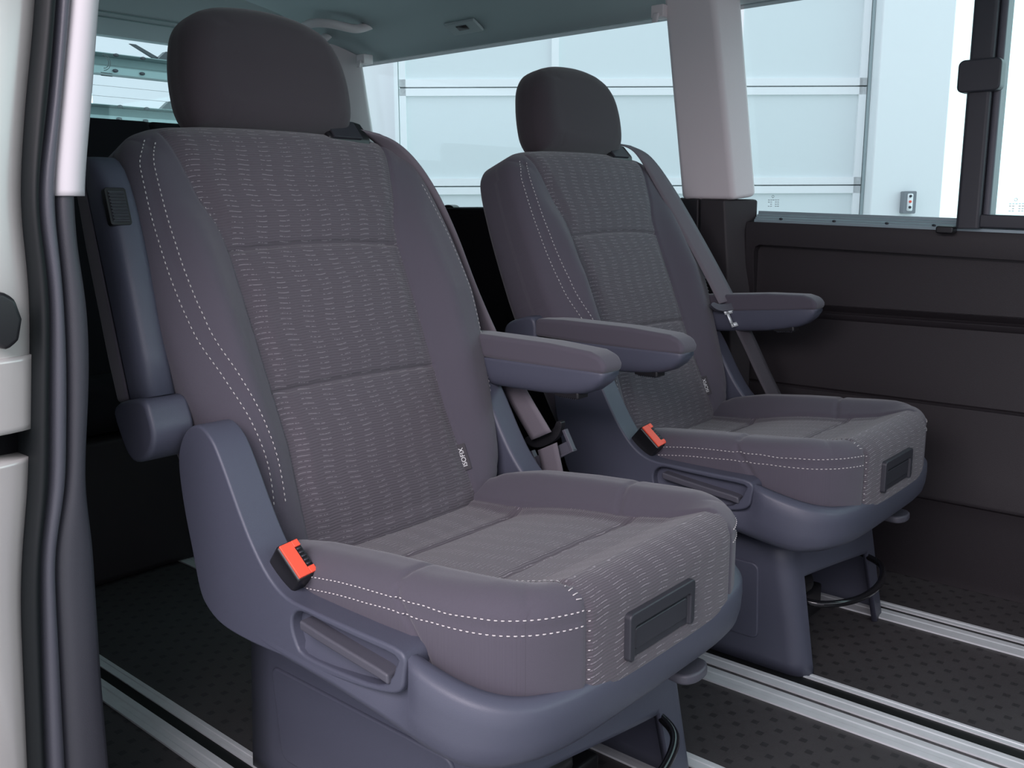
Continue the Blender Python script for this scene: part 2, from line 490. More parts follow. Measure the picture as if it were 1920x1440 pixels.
# painted body jamb in three stacked pieces with the latch pocket between them
body = empty('car_body_side', (-1.05, .36, -.12), label='silver painted car body edge at the left of the door opening', cat='car body')
def reparent(o, root):
    o.parent = root; o.matrix_parent_inverse = Matrix.Translation(root.location).inverted(); return o
A0 = A*0+.27
o = strip('body_panel', A0, A+.004, -1.005, .012, MAT['silver'], .684, 9); reparent(o, body)
o = strip('body_panel', A0, A+.004, -1.000, .010, MAT['silver'], .615, .697); reparent(o, body)
o = strip('body_panel', A0, A+.004, -1.005, .012, MAT['silver'], -1, .588); reparent(o, body)
o = MB().box((-1.10, .27, .56), (-1.03, .39, .63)).build('door_pocket', MAT['black']); reparent(o, body)
o = MB().box((-1.07, .15, -.5), (-1.01, .27, 1.4)).build('body_panel', MAT['silver']); reparent(o, body)
o = MB().prism([(.366+.018*math.cos(t), .733+.030*math.sin(t)) for t in np.linspace(0, 6.28, 9)[:-1]], 'x', -1.0, -.975).build('striker_bolt', MAT['black'], bevel=.005); reparent(o, body)
o = strip('door_seal', A, B, -.998, .016, MAT['seal'], pw=.6); reparent(o, body); o['label'] = 'black rubber door seal'
o = strip('trim_8', B, Cc, -.998, .011, MAT['jamb'], pw=.7); tag(o, kind='structure')
o = strip('trim_9', Cc+.0012, E_, -1.000, .008, MAT['jambdark'], -1, .878, depth=.08, pw=.7); tag(o, kind='structure')
o = strip('trim_10', Cc-.001, D_, -.996, .010, MAT['jambwhite'], .851, 9, depth=.03, pw=.8); tag(o, kind='structure')

# ------------------------------------------------------------------ floor rails
def rail(y0, y1, label, slots, ridges=()):
    root = empty('floor_rail', (0, (y0+y1)/2, 0), label=label, cat='rail', group='aluminium seat rails along the floor')
    y00 = (y0+y1)/2
    edges = [y0]+[v for s_ in slots for v in s_]+[y1]
    prev = y0
    for a, b in list(slots)+[(y1, y1)]:
        w_ = a-prev
        pr = [(prev-y00, 0), (prev-y00, .0035), (prev-y00+.3*w_, .0035), (prev-y00+.36*w_, .0022), (prev-y00+.62*w_, .0022), (prev-y00+.68*w_, .0035), (a-y00, .0035), (a-y00, 0)]
        o = MB().prism(pr, 'x', XR+.03, XF-.02).build('rail_lip', MAT['alu'], root, smooth_=False)
        if b > a:
            MB().box((XR+.03, a-y00, 0), (XF-.02, b-y00, .0012)).build('rail_slot', MAT['slot'], root, smooth_=False)
        prev = b
    return root
rail(.666, .743, 'pale double floor rail nearest the door at lower left', [(.701, .722)])
rail(1.100, 1.187, 'floor rail showing only at the bottom edge right of the near seat foot', [(1.136, 1.157)])
rail(1.412, 1.457, 'plain flat pale metal strip crossing the floor in front of the double rail', [])
rail(1.471, 1.553, 'double floor rail running under the open-side foot of the farther seat', [(1.503, 1.535)])
rail(1.876, 1.962, 'double floor rail nearest the far side wall', [(1.923, 1.938)])

# ------------------------------------------------------------------ pillow meshes (upholstery)
def outline_rho(pts, center):
    P = np.array(cr_spline(pts, 12, True))-np.array(center)
    th = np.unwrap(np.arctan2(P[:, 1], P[:, 0])); rr_ = np.hypot(P[:, 0], P[:, 1])
    th = np.mod(th, 2*np.pi); k = np.argsort(th); th = th[k]; rr_ = rr_[k]
    th = np.concatenate([th-2*np.pi, th, th+2*np.pi]); rr_ = np.tile(rr_, 3)
    return lambda t: np.interp(np.mod(t, 2*np.pi), th, rr_)


def pillow(rho, center, A_, B_, front, back, R1, R2, N, Mx, skirt=6, p=2.2, insf=None, place=None, edgez=None):
    """closed cushion: front(a,b) and back(a,b) heights; returns verts, faces, pat"""
    def knots(n, delta):
        m = max(4, n//6)
        inner = np.linspace(0, 1-delta, n-m, endpoint=False)
        outer = 1-delta+delta*np.sin(np.linspace(0, np.pi/2, m+1))
        k = np.concatenate([inner, outer]); return np.concatenate([-k[:0:-1], k])
    mn = min(A_, B_)
    ku = knots(N//2, R1/A_*1.05); kv = knots(Mx//2, R1/B_*1.05)
    U, V = np.meshgrid(ku, kv, indexing='ij')
    # equalise the ring distance
    r_ = np.maximum(np.abs(U), np.abs(V))
    sx, sy = U*A_, V*B_
    th = np.arctan2(sy, sx)
    ct, st = np.abs(np.cos(th)), np.abs(np.sin(th))
    rrect_ = np.minimum(A_/np.maximum(ct, 1e-9), B_/np.maximum(st, 1e-9))
    k = rho(th)/rrect_
    s = 1+(k-1)*r_**p
    a = center[0]+sx*s; b = center[1]+sy*s
    # distance to the outline
    q = np.hypot(sx, sy)*s
    full = rho(th)
    dist = (full-q)*np.where(r_ > 0, np.maximum(np.minimum(ct*0+1, 1), 0), 1)
    du = (1-np.abs(U))*A_*k; dv = (1-np.abs(V))*B_*k
    dist = np.maximum(np.minimum(du, dv), 0)
    # soften the corner of the two distance fields
    hh = .35*R1
    dist = np.maximum(dist-hh*np.exp(-np.abs(du-dv)/(hh*1.5))*np.clip(dist/R1, 0, 1), 0)
    def drop(R_): t = np.clip(dist/R_, 0, 1); return R_*(1-np.sqrt(np.maximum(0, 1-(1-t)**2)))
    zf = front(a, b)-drop(R1)
    zb = back(a, b)+drop(R2)
    nu, nv = U.shape
    Vt = np.concatenate([np.stack([a, b, zf], -1).reshape(-1, 3), np.stack([a, b, zb], -1).reshape(-1, 3)])
    idx = np.arange(nu*nv).reshape(nu, nv); off = nu*nv
    F = []
    for i in range(nu-1):
        for j in range(nv-1):
            q_ = (idx[i, j], idx[i+1, j], idx[i+1, j+1], idx[i, j+1])
            F.append(q_); F.append(tuple(x+off for x in q_[::-1]))
    ring = [idx[i, 0] for i in range(nu)]+[idx[nu-1, j] for j in range(1, nv)]+[idx[i, nv-1] for i in range(nu-2, -1, -1)]+[idx[0, j] for j in range(nv-2, 0, -1)]
    rows = [ring]; V2 = []; base = 2*off
    for t in range(1, skirt):
        f_ = t/skirt; row = []
        for n_ in ring:
            v = Vt[n_]*(1-f_)+Vt[n_+off]*f_
            row.append(base+len(V2)); V2.append(v)
        rows.append(row)
    rows.append([n_+off for n_ in ring])
    Vt = np.concatenate([Vt, np.array(V2)])
    L = len(ring)
    for t in range(len(rows)-1):
        for j in range(L):
            F.append((rows[t][j], rows[t][(j+1) % L], rows[t+1][(j+1) % L], rows[t+1][j]))
    return Vt, F


def normals(V, F):
    me = bpy.data.meshes.new('t'); me.from_pydata(V.tolist(), [], [tuple(map(int, f)) for f in F])
    bm = bmesh.new(); bm.from_mesh(me); bmesh.ops.recalc_face_normals(bm, faces=bm.faces); bm.to_mesh(me)
    N = np.array([tuple(v.normal) for v in me.vertices])
    bvh = BVHTree.FromBMesh(bm); bm.free(); bpy.data.meshes.remove(me)
    return N, bvh


def densify(pts, step=.003):
    P = np.array(cr_spline(pts, 10)) if len(pts) > 2 else np.array(pts, float)
    seg = np.linalg.norm(np.diff(P, axis=0), axis=1); s = np.concatenate([[0], np.cumsum(seg)])
    n = max(2, int(s[-1]/step)); t = np.linspace(0, s[-1], n)
    return np.stack([np.interp(t, s, P[:, k]) for k in range(P.shape[1])], -1)


def on_surf(bvh, pts, ray=None):
    out = []; nn = []
    for p in pts:
        if ray is not None:
            d = Vector(ray); h = bvh.ray_cast(Vector(p)-d*.3, d, .8)
            if h[0] is None: h = bvh.find_nearest(Vector(p))
        else: h = bvh.find_nearest(Vector(p))
        out.append(np.array(h[0])); nn.append(np.array(h[1]))
    return np.array(out), np.array(nn)


def groove(V, N, line, depth, sig):
    for i0 in range(0, len(V), 20000):
        sl = slice(i0, i0+20000)
        d = np.full(len(V[sl]), 9.)
        for p in line: d = np.minimum(d, np.linalg.norm(V[sl]-p, axis=1))
        V[sl] -= N[sl]*(depth*np.exp(-(d/sig)**2))[:, None]
    return V


def stitches(bvh, path, name, parent, ray=None, L=.0048, gap=.0030, w=.0009, mat=None, lift=.0004, across=None):
    D = densify(path, .0005); P, N = on_surf(bvh, D, ray)
    k = np.ones(15)/15
    for c in range(3):
        P[:, c] = np.concatenate([P[:7, c], np.convolve(P[:, c], k, 'valid'), P[-7:, c]])
        N[:, c] = np.concatenate([N[:7, c], np.convolve(N[:, c], k, 'valid'), N[-7:, c]])
    seg = np.linalg.norm(np.diff(P, axis=0), axis=1); s = np.concatenate([[0], np.cumsum(seg)])
    mb = MB(); t = 0
    while t+L < s[-1]:
        p0 = np.array([np.interp(t, s, P[:, c]) for c in range(3)]); p1 = np.array([np.interp(t+L, s, P[:, c]) for c in range(3)])
        n_ = np.array([np.interp(t, s, N[:, c]) for c in range(3)]); n_ /= np.linalg.norm(n_)+1e-9
        d = p1-p0; d /= np.linalg.norm(d)+1e-9
        side = np.cross(d, n_); side /= np.linalg.norm(side)+1e-9
        if across:
            p1 = p0+side*across; d, side = side, d
        b0, b1 = p0+n_*lift, p1+n_*lift; m_ = (b0+b1)/2+n_*w*.6
        vv = [b0, b0+side*w+d*w, b0-side*w+d*w, m_+side*w, m_-side*w, m_+n_*w, b1+side*w-d*w, b1-side*w-d*w, b1, b0+n_*w*.7+d*w, b1+n_*w*.7-d*w]
        mb.add(vv, [(0, 2, 9), (0, 9, 1), (2, 4, 5, 9), (1, 9, 5, 3), (4, 7, 10, 5), (3, 5, 10, 6), (7, 8, 10), (6, 10, 8), (0, 1, 3, 4, 2), (3, 6, 8, 7, 4)])
        t += L+gap
    return mb.build(name, mat or MAT['thread'], parent)


# ------------------------------------------------------------------ captain seat geometry
TH = R(22.5)
B0 = np.array([-.06, 0, .42]); UBv = np.array([-math.sin(TH), 0, math.cos(TH)]); NBv = np.array([math.cos(TH), 0, math.sin(TH)])
def bk(a, h, n): return B0+UBv*h+NBv*n+np.array([0, a, 0])
def bkv(P): return B0[None]+P[:, 1:2]*UBv+P[:, 2:3]*NBv+np.stack([P[:, 0]*1., P[:, 0]*0, P[:, 0]*0], -1)[:, [1, 0, 2]]


seat = empty('captain_seat', (-.95, .896, 0), label='large grey fabric captain seat nearest the open door with its outer armrest folded up', cat='car seat', group='captain seats in the cabin')
# ---- backrest
wt = [(-.065, .165), (-.045, .195), (0, .222), (.05, .236), (.10, .246), (.16, .256), (.22, .268), (.30, .277), (.40, .276), (.48, .270), (.535, .262), (.565, .250), (.584, .222), (.594, .17)]
LF = 1.05
outl = [(-w, h) for h, w in wt]+[(0, .600)]+[(w*LF, h) for h, w in wt[::-1]]+[(0, -.072)]
rho = outline_rho(outl, (0, .27))
insh = np.array([-.08, -.03, .11, .30, .39, .42, .435, .47, .555, .6]); insw_ = np.array([.166, .162, .152, .156, .157, .161, .165, .180, .198, .205])
def insw(b): return np.interp(b, insh, insw_)
crest = lambda b: np.interp(b, [-.07, 0, .1, .2, .3, .4, .5, .58], [.034, .036, .040, .044, .044, .030, .012, .0])
WH = [(h_, w2) for w2, h_ in []] or [(h, w) for h, w in wt]
def bfront(a, b):
    w_ = insw(b)
    n_ = crest(b)*smooth(np.abs(a), w_-.012, w_+.065)
    we = np.interp(b, [h_ for h_, _ in WH], [w2 for _, w2 in WH])
    n_ = n_*(1-np.where(a < 0, .85, .35)*smooth(np.abs(a), we-.085, we-.005))
    n_ = n_+.006*np.cos(np.clip(a/.16, -1, 1)*np.pi/2)
    n_ = n_+.008*np.abs(np.sin((b-.186)/.209*np.pi))**.7*(np.abs(a) < w_)*smooth(w_-np.abs(a), 0, .03)
    return n_-.012*smooth(b, .52, .61)
V, F = pillow(rho, (0, .27), .262, .325, bfront, lambda a, b: a*0-.122-.01*smooth(b, .35, 0), .036, .022, 210, 290, 8)
pat = np.stack([V[:, 0], V[:, 1], np.where(V[:, 2] > -.06, insw(V[:, 1])-np.abs(V[:, 0]), -1)], -1)
Nn, bv = normals(V, F)
fr_ = (0, 0, -1)
def bline(pts):
    D = densify(pts, .0025); D3 = np.stack([D[:, 0], D[:, 1], D[:, 0]*0+.1], -1)
    return on_surf(bv, D3, fr_)[0]
hs = np.linspace(-.06, .575, 60)
lines = [bline([(-insw(h), h) for h in hs]), bline([(insw(h), h) for h in hs]),
         bline([(-.157, .392), (-.08, .397), (0, .398), (.08, .397), (.157, .392)]), bline([(-.153, .184), (-.08, .186), (0, .187), (.08, .186), (.153, .184)])]
for i, ln in enumerate(lines): V = groove(V, Nn, ln, .0050 if i > 1 else .0032, .0034)
stp = [(-.205, .035), (-.203, .09), (-.212, .15), (-.231, .212), (-.250, .278), (-.257, .352), (-.257, .434), (-.252, .502), (-.247, .53), (-.228, .562)]
stp2 = [(x+.016-(.004 if y > .55 else 0), y+(-.004 if y > .55 else 0)) for x, y in stp]
mid = [(x+.008, y) for x, y in stp]
V = groove(V, Nn, bline(mid), .0016, .004)
Nn, bv = normals(V, F)
V3 = bkv(V)
back_o = new('backrest', V3, F, MAT['fabric'], seat, pat=pat)
_, bvb = normals(V3, F)
ray3 = tuple(-NBv)
for pth, nm in ((stp, 'stitching'), (stp2, 'stitching')):
    stitches(bvb, [bk(x, y, .1) for x, y in pth], nm, back_o, ray3)
stl = [(.250, .12), (.262, .2), (.268, .3), (.262, .4), (.245, .5)]
stitches(bvb, [bk(x, y, .1) for x, y in stl], 'stitching', back_o, ray3, w=.0006)
stitches(bvb, [bk(-x, y, .1) for x, y in ((.178, .47), (.167, .435), (.162, .41))], 'stitching', back_o, ray3, L=.002, gap=.010)
# ISOFIX tag on the seam of the left bolster
lp, ln_ = on_surf(bvb, [bk(.160, .027, .1)], ray3)
lp = Vector(lp[0]); ln_ = Vector(ln_[0]).normalized()
if ln_.dot(Vector(NBv)) < 0: ln_ = -ln_
ex = Vector(UBv); ex = (ex-ln_*ex.dot(ln_)).normalized(); ey = ln_.cross(ex).normalized()
tm = MB()
for sx in (-.0205, .0205): pass
tm.hexa([tuple(lp+ex*a+ey*b+ln_*c) for c in (.0002, .0030) for a, b in ((-.0215, -.0085), (.0215, -.0085), (.0215, .0075), (-.0215, .0075))])
tag_o = tm.build('tag', MAT['tagc'], back_o, bevel=.0006)
tag_o['label'] = 'small dark sewn tag with ISOFIX in pale letters'
fc = bpy.data.curves.new('isofix', 'FONT'); fc.body = 'ISOFIX'; fc.size = .0105; fc.align_x = 'CENTER'; fc.align_y = 'CENTER'; fc.extrude = .0002; fc.offset = .00008
fo = bpy.data.objects.new('isofix', fc); COL.objects.link(fo)
dg = bpy.context.evaluated_depsgraph_get(); dg.update()
fm = bpy.data.meshes.new_from_object(fo.evaluated_get(dg)); bpy.data.objects.remove(fo)
fm.transform(Matrix.Translation(lp+ln_*.0033) @ Matrix((ex, ey, ln_)).transposed().to_4x4())
fm.materials.clear(); fm.materials.append(MAT['white'])
lt = bpy.data.objects.new('lettering', fm); COL.objects.link(lt); lt.parent = back_o

# ---- headrest
hw = [(.598, .128), (.606, .141), (.63, .149), (.67, .150), (.705, .145), (.735, .136), (.757, .120), (.773, .094), (.783, .055)]
ho = [(-w, h) for h, w in hw]+[(0, .787)]+[(w, h) for h, w in hw[::-1]]+[(.06, .593), (0, .592), (-.06, .593)]
rho = outline_rho(ho, (0, .695))
V, F = pillow(rho, (0, .695), .138, .10, lambda a, b: .020-.25*a*a-.6*(b-.66)**2-.01*smooth(b, .7, .80), lambda a, b: a*0-.092+.5*a*a, .034, .038, 70, 60, 8)
pat = np.stack([V[:, 0], V[:, 1], V[:, 0]*0-1], -1)
Nn, bv = normals(V, F)
D = densify([(-.106, .59), (-.112, .66), (-.108, .73), (-.092, .77)], .002)
ln3 = on_surf(bv, np.stack([D[:, 0], D[:, 1], D[:, 0]*0+.1], -1), fr_)[0]
V = groove(V, Nn, ln3, .0009, .003)
tl = R(13); V_ = V.copy()
V_[:, 1] = .60+(V[:, 1]-.60)*math.cos(tl)-(V[:, 2]+.045)*math.sin(tl)
V_[:, 2] = -.052+(V[:, 2]+.045)*math.cos(tl)+(V[:, 1]-.60)*math.sin(tl)
V = V_
hd = new('headrest', bkv(V), F, MAT['head'], seat, pat=pat)
for y in (-.06, .06):
    MB().tube([bk(y, .55, -.045), bk(y, .62, -.045)], .006, 10).build('headrest_post', MAT['chrome'], seat)

# ---- cushion
def sup(cx, a, b, n, cnt=64):
    out = []
    for k in range(cnt):
        t = 2*math.pi*k/cnt; c_, s_ = math.cos(t), math.sin(t)
        out.append((cx+a*abs(c_)**(2/n)*(1 if c_ > 0 else -1), b*abs(s_)**(2/n)*(1 if s_ > 0 else -1)))
    return out
CX = .165
rho = outline_rho(sup(CX, .255, .257, 4.2), (CX, 0))
def cfront(x, y):
    c_ = np.interp(x, [-.09, .03, .1, .25, .32, .375, .42], [.366, .375, .388, .412, .427, .452, .456])
    b_ = np.interp(x, [-.09, .05, .15, .225, .245, .33, .42], [.405, .432, .442, .447, .448, .456, .458])
    s_ = smooth(np.abs(y), .135, .205)
    q = c_*(1-s_)+b_*s_
    q = q+.005*np.abs(np.sin((x-.06)/.19*np.pi))*(1-s_)*(x < .26)
    return q
V, F = pillow(rho, (CX, 0), .25, .25, cfront, lambda x, y: x*0+.325, .034, .012, 180, 180, 16)
pat = np.stack([V[:, 1], V[:, 0]+np.where(V[:, 0] > .38, .45-V[:, 2], 0), .155-np.abs(V[:, 1])], -1)
# pattern does not run down the sides
Nn, bv = normals(V, F)
def cl(pts, ray=(0, 0, -1)): return on_surf(bv, densify(pts, .0025), ray)[0]
V0 = V.copy()
gl_ = []
for s_ in (-1, 1):
    gl_.append((cl([(x, s_*.155, .45) for x in np.linspace(-.06, .385, 30)]), .004, .0045))
    gl_.append((cl([(.42, s_*.155, z) for z in np.linspace(.435, .33, 14)], (-1, 0, 0)), .0035, .004))
    gl_.append((cl([(.235, s_*.156, .45), (.222, s_*.19, .45), (.220, s_*.235, .45)]), .004, .005))
    gl_.append((cl([(.222, s_*.26, .432), (.245, s_*.26, .405), (.275, s_*.26, .365), (.285, s_*.26, .34)], (0, -s_, 0)), .0048, .0036))
gl_.append((cl([(.055, -.15, .45), (.06, 0, .45), (.055, .15, .45)]), .0055, .006))
gl_.append((cl([(.262, -.15, .45), (.255, 0, .45), (.262, .15, .45)]), .0055, .006))
for ln, dp, sg in gl_: V = groove(V, Nn, ln, dp, sg)
def side_path(z0, z1, s_):
    # runs along the side and round the front corner to the insert seam
    out = []
    for x in np.linspace(-.02, .3, 12): out.append((x, s_*.262, None))
    for t in np.linspace(.75, 1.0, 8): pass
    P = [(.33, .250), (.36, .232), (.385, .205), (.40, .178), (.408, .158)]
    out += [(x, s_*y, None) for x, y in P]
    n_ = len(out)
    return [(x, y, np.interp(x, [-.02, .07, .12, .22, .31, .38, .41], [z0-.022, z0-.02, z0-.013, z0-.003, z0, z0, z0])) for x, y, _ in out]
for s_ in (-1, 1):
    pm = densify(side_path(.421, 0, s_), .0025)
    V = groove(V, Nn, on_surf(bv, pm)[0], .0018, .0045)
cush = new('seat_cushion', V, F, MAT['fabric'], seat, pat=pat)
_, bvc = normals(V, F)
for s_ in (-1, 1):
    for z0 in (.4295, .4135):
        stitches(bvc, side_path(z0, 0, s_), 'stitching', cush, L=.0048, gap=.0026)
    if s_ > 0: continue
    stitches(bvc, [(x, s_*.157, .46) for x in np.linspace(.25, .395, 12)]+[(.412, s_*.157, .44)], 'stitching', cush, None, L=.003, gap=.0045, across=-s_*.009, w=.0008)
    stitches(bvc, [(.425, s_*.157, z) for z in (.43, .40, .37, .345)], 'stitching', cush, None, L=.003, gap=.008, across=-s_*.004, w=.0008)
# front grab handle in the cushion
hf = MB()
hf.prism([(y, z) for y, z in rrect(-.098, .040, .352, .408, .006)], 'x', .405, .4275)
o = hf.build('front_handle', MAT['dark'], cush, bevel=.002); cutm = MB().prism(rrect(-.088, .030, .345, .392, .004), 'x', .4222, .44).build('cutter', None); boolcut(o, cutm)
MB().prism(rrect(-.084, .026, .362, .388, .004), 'x', .418, .4248).build('handle_flap', MAT['dark'], o, bevel=.002)

# ---- side wings of the shell
wp = [(-.155, .505), (-.150, .535), (-.130, .562), (-.100, .573), (-.072, .560), (-.050, .530), (-.020, .478), (.005, .440), (.035, .408), (.070, .391), (.12, .3885), (.20, .388), (.268, .386)]
wb = [(.272, .36), (.262, .338), (.22, .326), (.15, .318), (.06, .312), (-.02, .309), (-.075, .313), (-.108, .328), (-.124, .350), (-.136, .40), (-.149, .455)]
wpoly = [tuple(p) for p in cr_spline(wp+wb, 4, True)]
for s_ in (-1, 1):
    wq = wpoly if s_ < 0 else [(x-.038*(1-float(smooth(x, .06, .2)))*float(smooth(z, .30, .40)), z) for x, z in wpoly]
    o = MB().prism(wq, 'y', s_*.238, s_*.287).build('side_shell', MAT['shell'], seat, bevel=.007, seg=4)
    if s_ < 0:
        cp2 = [tuple(p) for p in cr_spline([(.078, .358), (.082, .372), (.098, .381), (.14, .380), (.20, .379), (.258, .378), (.258, .366), (.250, .350), (.228, .335), (.17, .329), (.10, .328), (.084, .340)], 3, True)]
        cutm = MB().prism(cp2, 'y', -.31, -.250).build('cutter', None)
        boolcut(o, cutm)
    # adjusting lever set in the side shell
    if s_ < 0:
        lv = MB()
        top = [(.098, .3725), (.14, .3675), (.19, .3625), (.235, .3585), (.250, .356)]
        poly = top+[(x+.001, z-.0120) for x, z in top[::-1]]
        lv.prism(poly, 'y', -.248, -.291)
        lvo = lv.build('adjusting_lever', MAT['jamb'], seat, bevel=.003, seg=3)
        MB().prism([(.116, .362), (.130, .362), (.124, .336)], 'y', -.249, -.266).build('lever_rib', MAT['dark'], lvo)
# ---- tray under the cushion
def tray_ring(a, b, f_, dz=0, cx=.155, n=5.2, cnt=128):
    out = []
    for x, y in sup(cx, a, b, n, cnt):
        lim = .272+.0175*max(float(smooth(x, .256, .285)), float(smooth(f_, .52, .70)))
        lim -= .272-min(b, .272) if f_ < .3 else 0
        yy = max(-lim, min(lim, y)) if abs(y) > .20 else y
        if y > 0: yy *= 1-.075*float(smooth(x, .22, .36))
        out.append((x-.004*float(smooth(x, .3, .4)), yy, ztop(x)*(1-f_)+zbot(x)*f_+dz))
    return out
ztop = lambda x: float(np.interp(x, [.26, .42], [.384, .345]))
zbot = lambda x: float(np.interp(x, [-.1, .0, .2, .34, .42], [.310, .303, .292, .268, .272]))
rings = [tray_ring(.245, .262, 0, -.012), tray_ring(.255, .270, 0, -.001), tray_ring(.259, .279, 0, 0), tray_ring(.264, .289, .035), tray_ring(.267, .2925, .09), tray_ring(.2675, .2930, .3),
         tray_ring(.266, .2925, .55), tray_ring(.262, .2905, .76), tray_ring(.256, .285, .87), tray_ring(.246, .275, .95), tray_ring(.233, .262, .99), tray_ring(.205, .235, 1.0)]
tray = loft(rings, 'seat_tray', MAT['shell'], seat)
# swivel plate
MB().prism([(.14+.15*math.cos(t), .15*math.sin(t)) for t in np.linspace(0, 2*math.pi, 33)[:-1]], 'z', .22, .275).build('swivel_plate', MAT['black'], seat)
# swivel lever tab
prof([(.30, .075), (.36, .070), (.395, .066), (.408, .080), (.410, .100), (.404, .118), (.385, .126), (.30, .122)], 'z', .248, .262, 'swivel_lever', MAT['jamb'], seat, bevel=.004, per=4)

# ---- pedestal
ped = empty('p', (0, 0, 0)); bpy.data.objects.remove(ped)
def ped_ring(z):
    f_ = z/.25
    xf = .338-.040*f_; xr = -.205+.045*f_; yr = -.172-.018*f_; yl = .234-.012*f_
    return xf, xr, yr, yl
cols = []   # (function of z -> x,y , zbottom)
def ped_pt(kind, t, z):
    xf, xr, yr, yl = ped_ring(z); r_ = .035
    if kind == 0: return (xr+(xf-r_-xr)*t, yr)
    if kind == 1: a_ = -math.pi/2+math.pi/2*t; return (xf-r_+r_*math.cos(a_), yr+r_+r_*math.sin(a_))
    if kind == 2:
        bow = .020*math.sin(math.pi*t); return (xf+bow, yr+r_+(yl-yr-2*r_)*t)
    if kind == 3: a_ = math.pi/2*t; return (xf-r_+r_*math.cos(a_), yl-r_+r_*math.sin(a_))
    if kind == 4: return (xf-r_+(xr-xf+r_)*t, yl)
seq = [(0, t) for t in np.linspace(0, 1, 10)[:-1]]+[(1, t) for t in np.linspace(0, 1, 9)[:-1]]+[(2, t) for t in np.linspace(0, 1, 33)[:-1]]+[(3, t) for t in np.linspace(0, 1, 9)[:-1]]+[(4, t) for t in np.linspace(0, 1, 10)]
V = []; F = []; NZ = 10
for k_, t in seq:
    zb = 0.002
    if k_ == 2 and .01 < t < .86:
        tt = (t-.01)/.85
        zb = .150+.034*(1-tt)-.0*tt+.010*math.sin(math.pi*tt)
    for j in range(NZ+1):
        z = zb+(.238-zb)*j/NZ; x, y = ped_pt(k_, t, z); V.append((x, y, z))
    z = .247
    x, y = ped_pt(k_, t, .25); V.append((x+(.14-x)*.03, y+(.02-y)*.03, z))
    V.append((x+(.14-x)*.12, y+(.02-y)*.12, .249))
m_ = NZ+3
for i in range(len(seq)-1):
    for j in range(m_-1): F.append((i*m_+j, (i+1)*m_+j, (i+1)*m_+j+1, i*m_+j+1))
F.append(tuple(i*m_+m_-1 for i in range(len(seq))))
pedo = new('pedestal', V, F, MAT['shell'], seat)
sm = pedo.modifiers.new('solid', 'SOLIDIFY'); sm.thickness = .010; sm.offset = -1
def sp_(x, z, y0): xf, xr, yr, yl = ped_ring(z); return (x, yr+y0, z)
for nm, dy in (('side_panel', -.0045),):
    pn = rrect(-.115, .245, .055, .205, .014)
    V = [sp_(x, z, dy) for x, z in pn]+[sp_(x, z, .004) for x, z in pn]; n_ = len(pn)
    F = [tuple(range(n_)), tuple(range(2*n_-1, n_-1, -1))]+[(i, (i+1) % n_, n_+(i+1) % n_, n_+i) for i in range(n_)]
    new(nm, V, F, MAT['shell'], pedo, bevel=.0035, seg=3)
# seam near the front corner
# dark mechanism and the pull bar under the seat
mech = MB(); mech.box((-.12, -.11, .02), (.16, .12, .20)); mech.box((.16, -.09, .02), (.25, .10, .08)); mech.tube([(.24, -.06, .11), (.24, .02, .11)], .026, 16); mech.tube([(.23, .04, .13), (.23, .09, .13)], .02, 16)
mech.build('seat_mechanism', MAT['black'], seat, bevel=.006)
bar = cr_spline([(.27, -.130, .132), (.335, -.118, .130), (.372, -.06, .128), (.384, .01, .129), (.378, .07, .132), (.355, .125, .137), (.31, .150, .141), (.27, .155, .142)], 8)
MB().tube(bar, .0065, 12).build('pull_bar', MAT['gloss'], seat)
# ---- armrests (built along +x from the pivot)
def armrest(side, raised, parent, lift=0):
    root = bpy.data.objects.new('armrest', None); COL.objects.link(root); root.parent = parent
    root.location = (-.205 if raised else -.223, side*.277+(-.012 if raised else 0), .560 if raised else .590)
    root.empty_display_size = .03
    w_ = .026
    padp = [(.035, .006), (.035, .040), (.10, .0425), (.25, .040), (.335, .034), (.357, .026), (.364, .014), (.363, .001), (.30, -.001), (.15, .002)]
    pad = MB().prism(padp, 'y', -w_, w_).build('armrest_pad', MAT['fabric'], root, bevel=.008, seg=4)
    rings = []
    for x_, d_, k_ in ((.034, .040, 1), (.09, .043, 1), (.16, .0445, 1), (.24, .044, 1), (.285, .041, 1), (.315, .036, .99), (.337, .028, .96), (.352, .017, .90), (.359, .006, .84)):
        ring_ = [(x_, -w_*k_+.0008, .003), (x_, w_*k_-.0008, .003)]
        for t_ in np.linspace(0, math.pi, 17):
            c_, q_ = math.cos(t_), math.sin(t_)
            ring_.append((x_, (w_*k_-.0008)*abs(c_)**.62*(1 if c_ > 0 else -1), -.001-d_*q_**.72))
        rings.append(ring_)
    loft(rings, 'armrest_shell', MAT['shell'], root)
    hub = [(.033, .038), (.033, -.038), (.010, -.052), (-.020, -.050), (-.040, -.028), (-.046, .0), (-.040, .022), (-.012, .036)]
    h_ = MB().prism([tuple(p) for p in cr_spline(hub, 4, True)], 'y', -w_-.006 if raised else -w_, w_+.002).build('armrest_hub', MAT['shell'], root, bevel=.007, seg=4)
    wh = MB(); wo = -.011 if raised else 0
    for k in range(9): wh.box((.264+.0042*k, -.0105+wo, -.0485), (.2665+.0042*k, .0105+wo, -.034))
    wh.box((.262, -.011+wo, -.0465), (.303, .011+wo, -.030))
    wh.build('angle_wheel', MAT['dark'], root, bevel=.001)
    MB().prism(rrect(.258, .307, -.0145+wo, .0145+wo, .004), 'z', -.0455, -.036).build('wheel_frame', MAT['black'], root, bevel=.001)
    MB().tube([(0, -side*.02, 0), (0, -side*.05, 0)], .018, 16).build('pivot_pin', MAT['dark'], root)
    root.rotation_euler = (0, -R(105) if raised else -R(lift), 0)
    return root


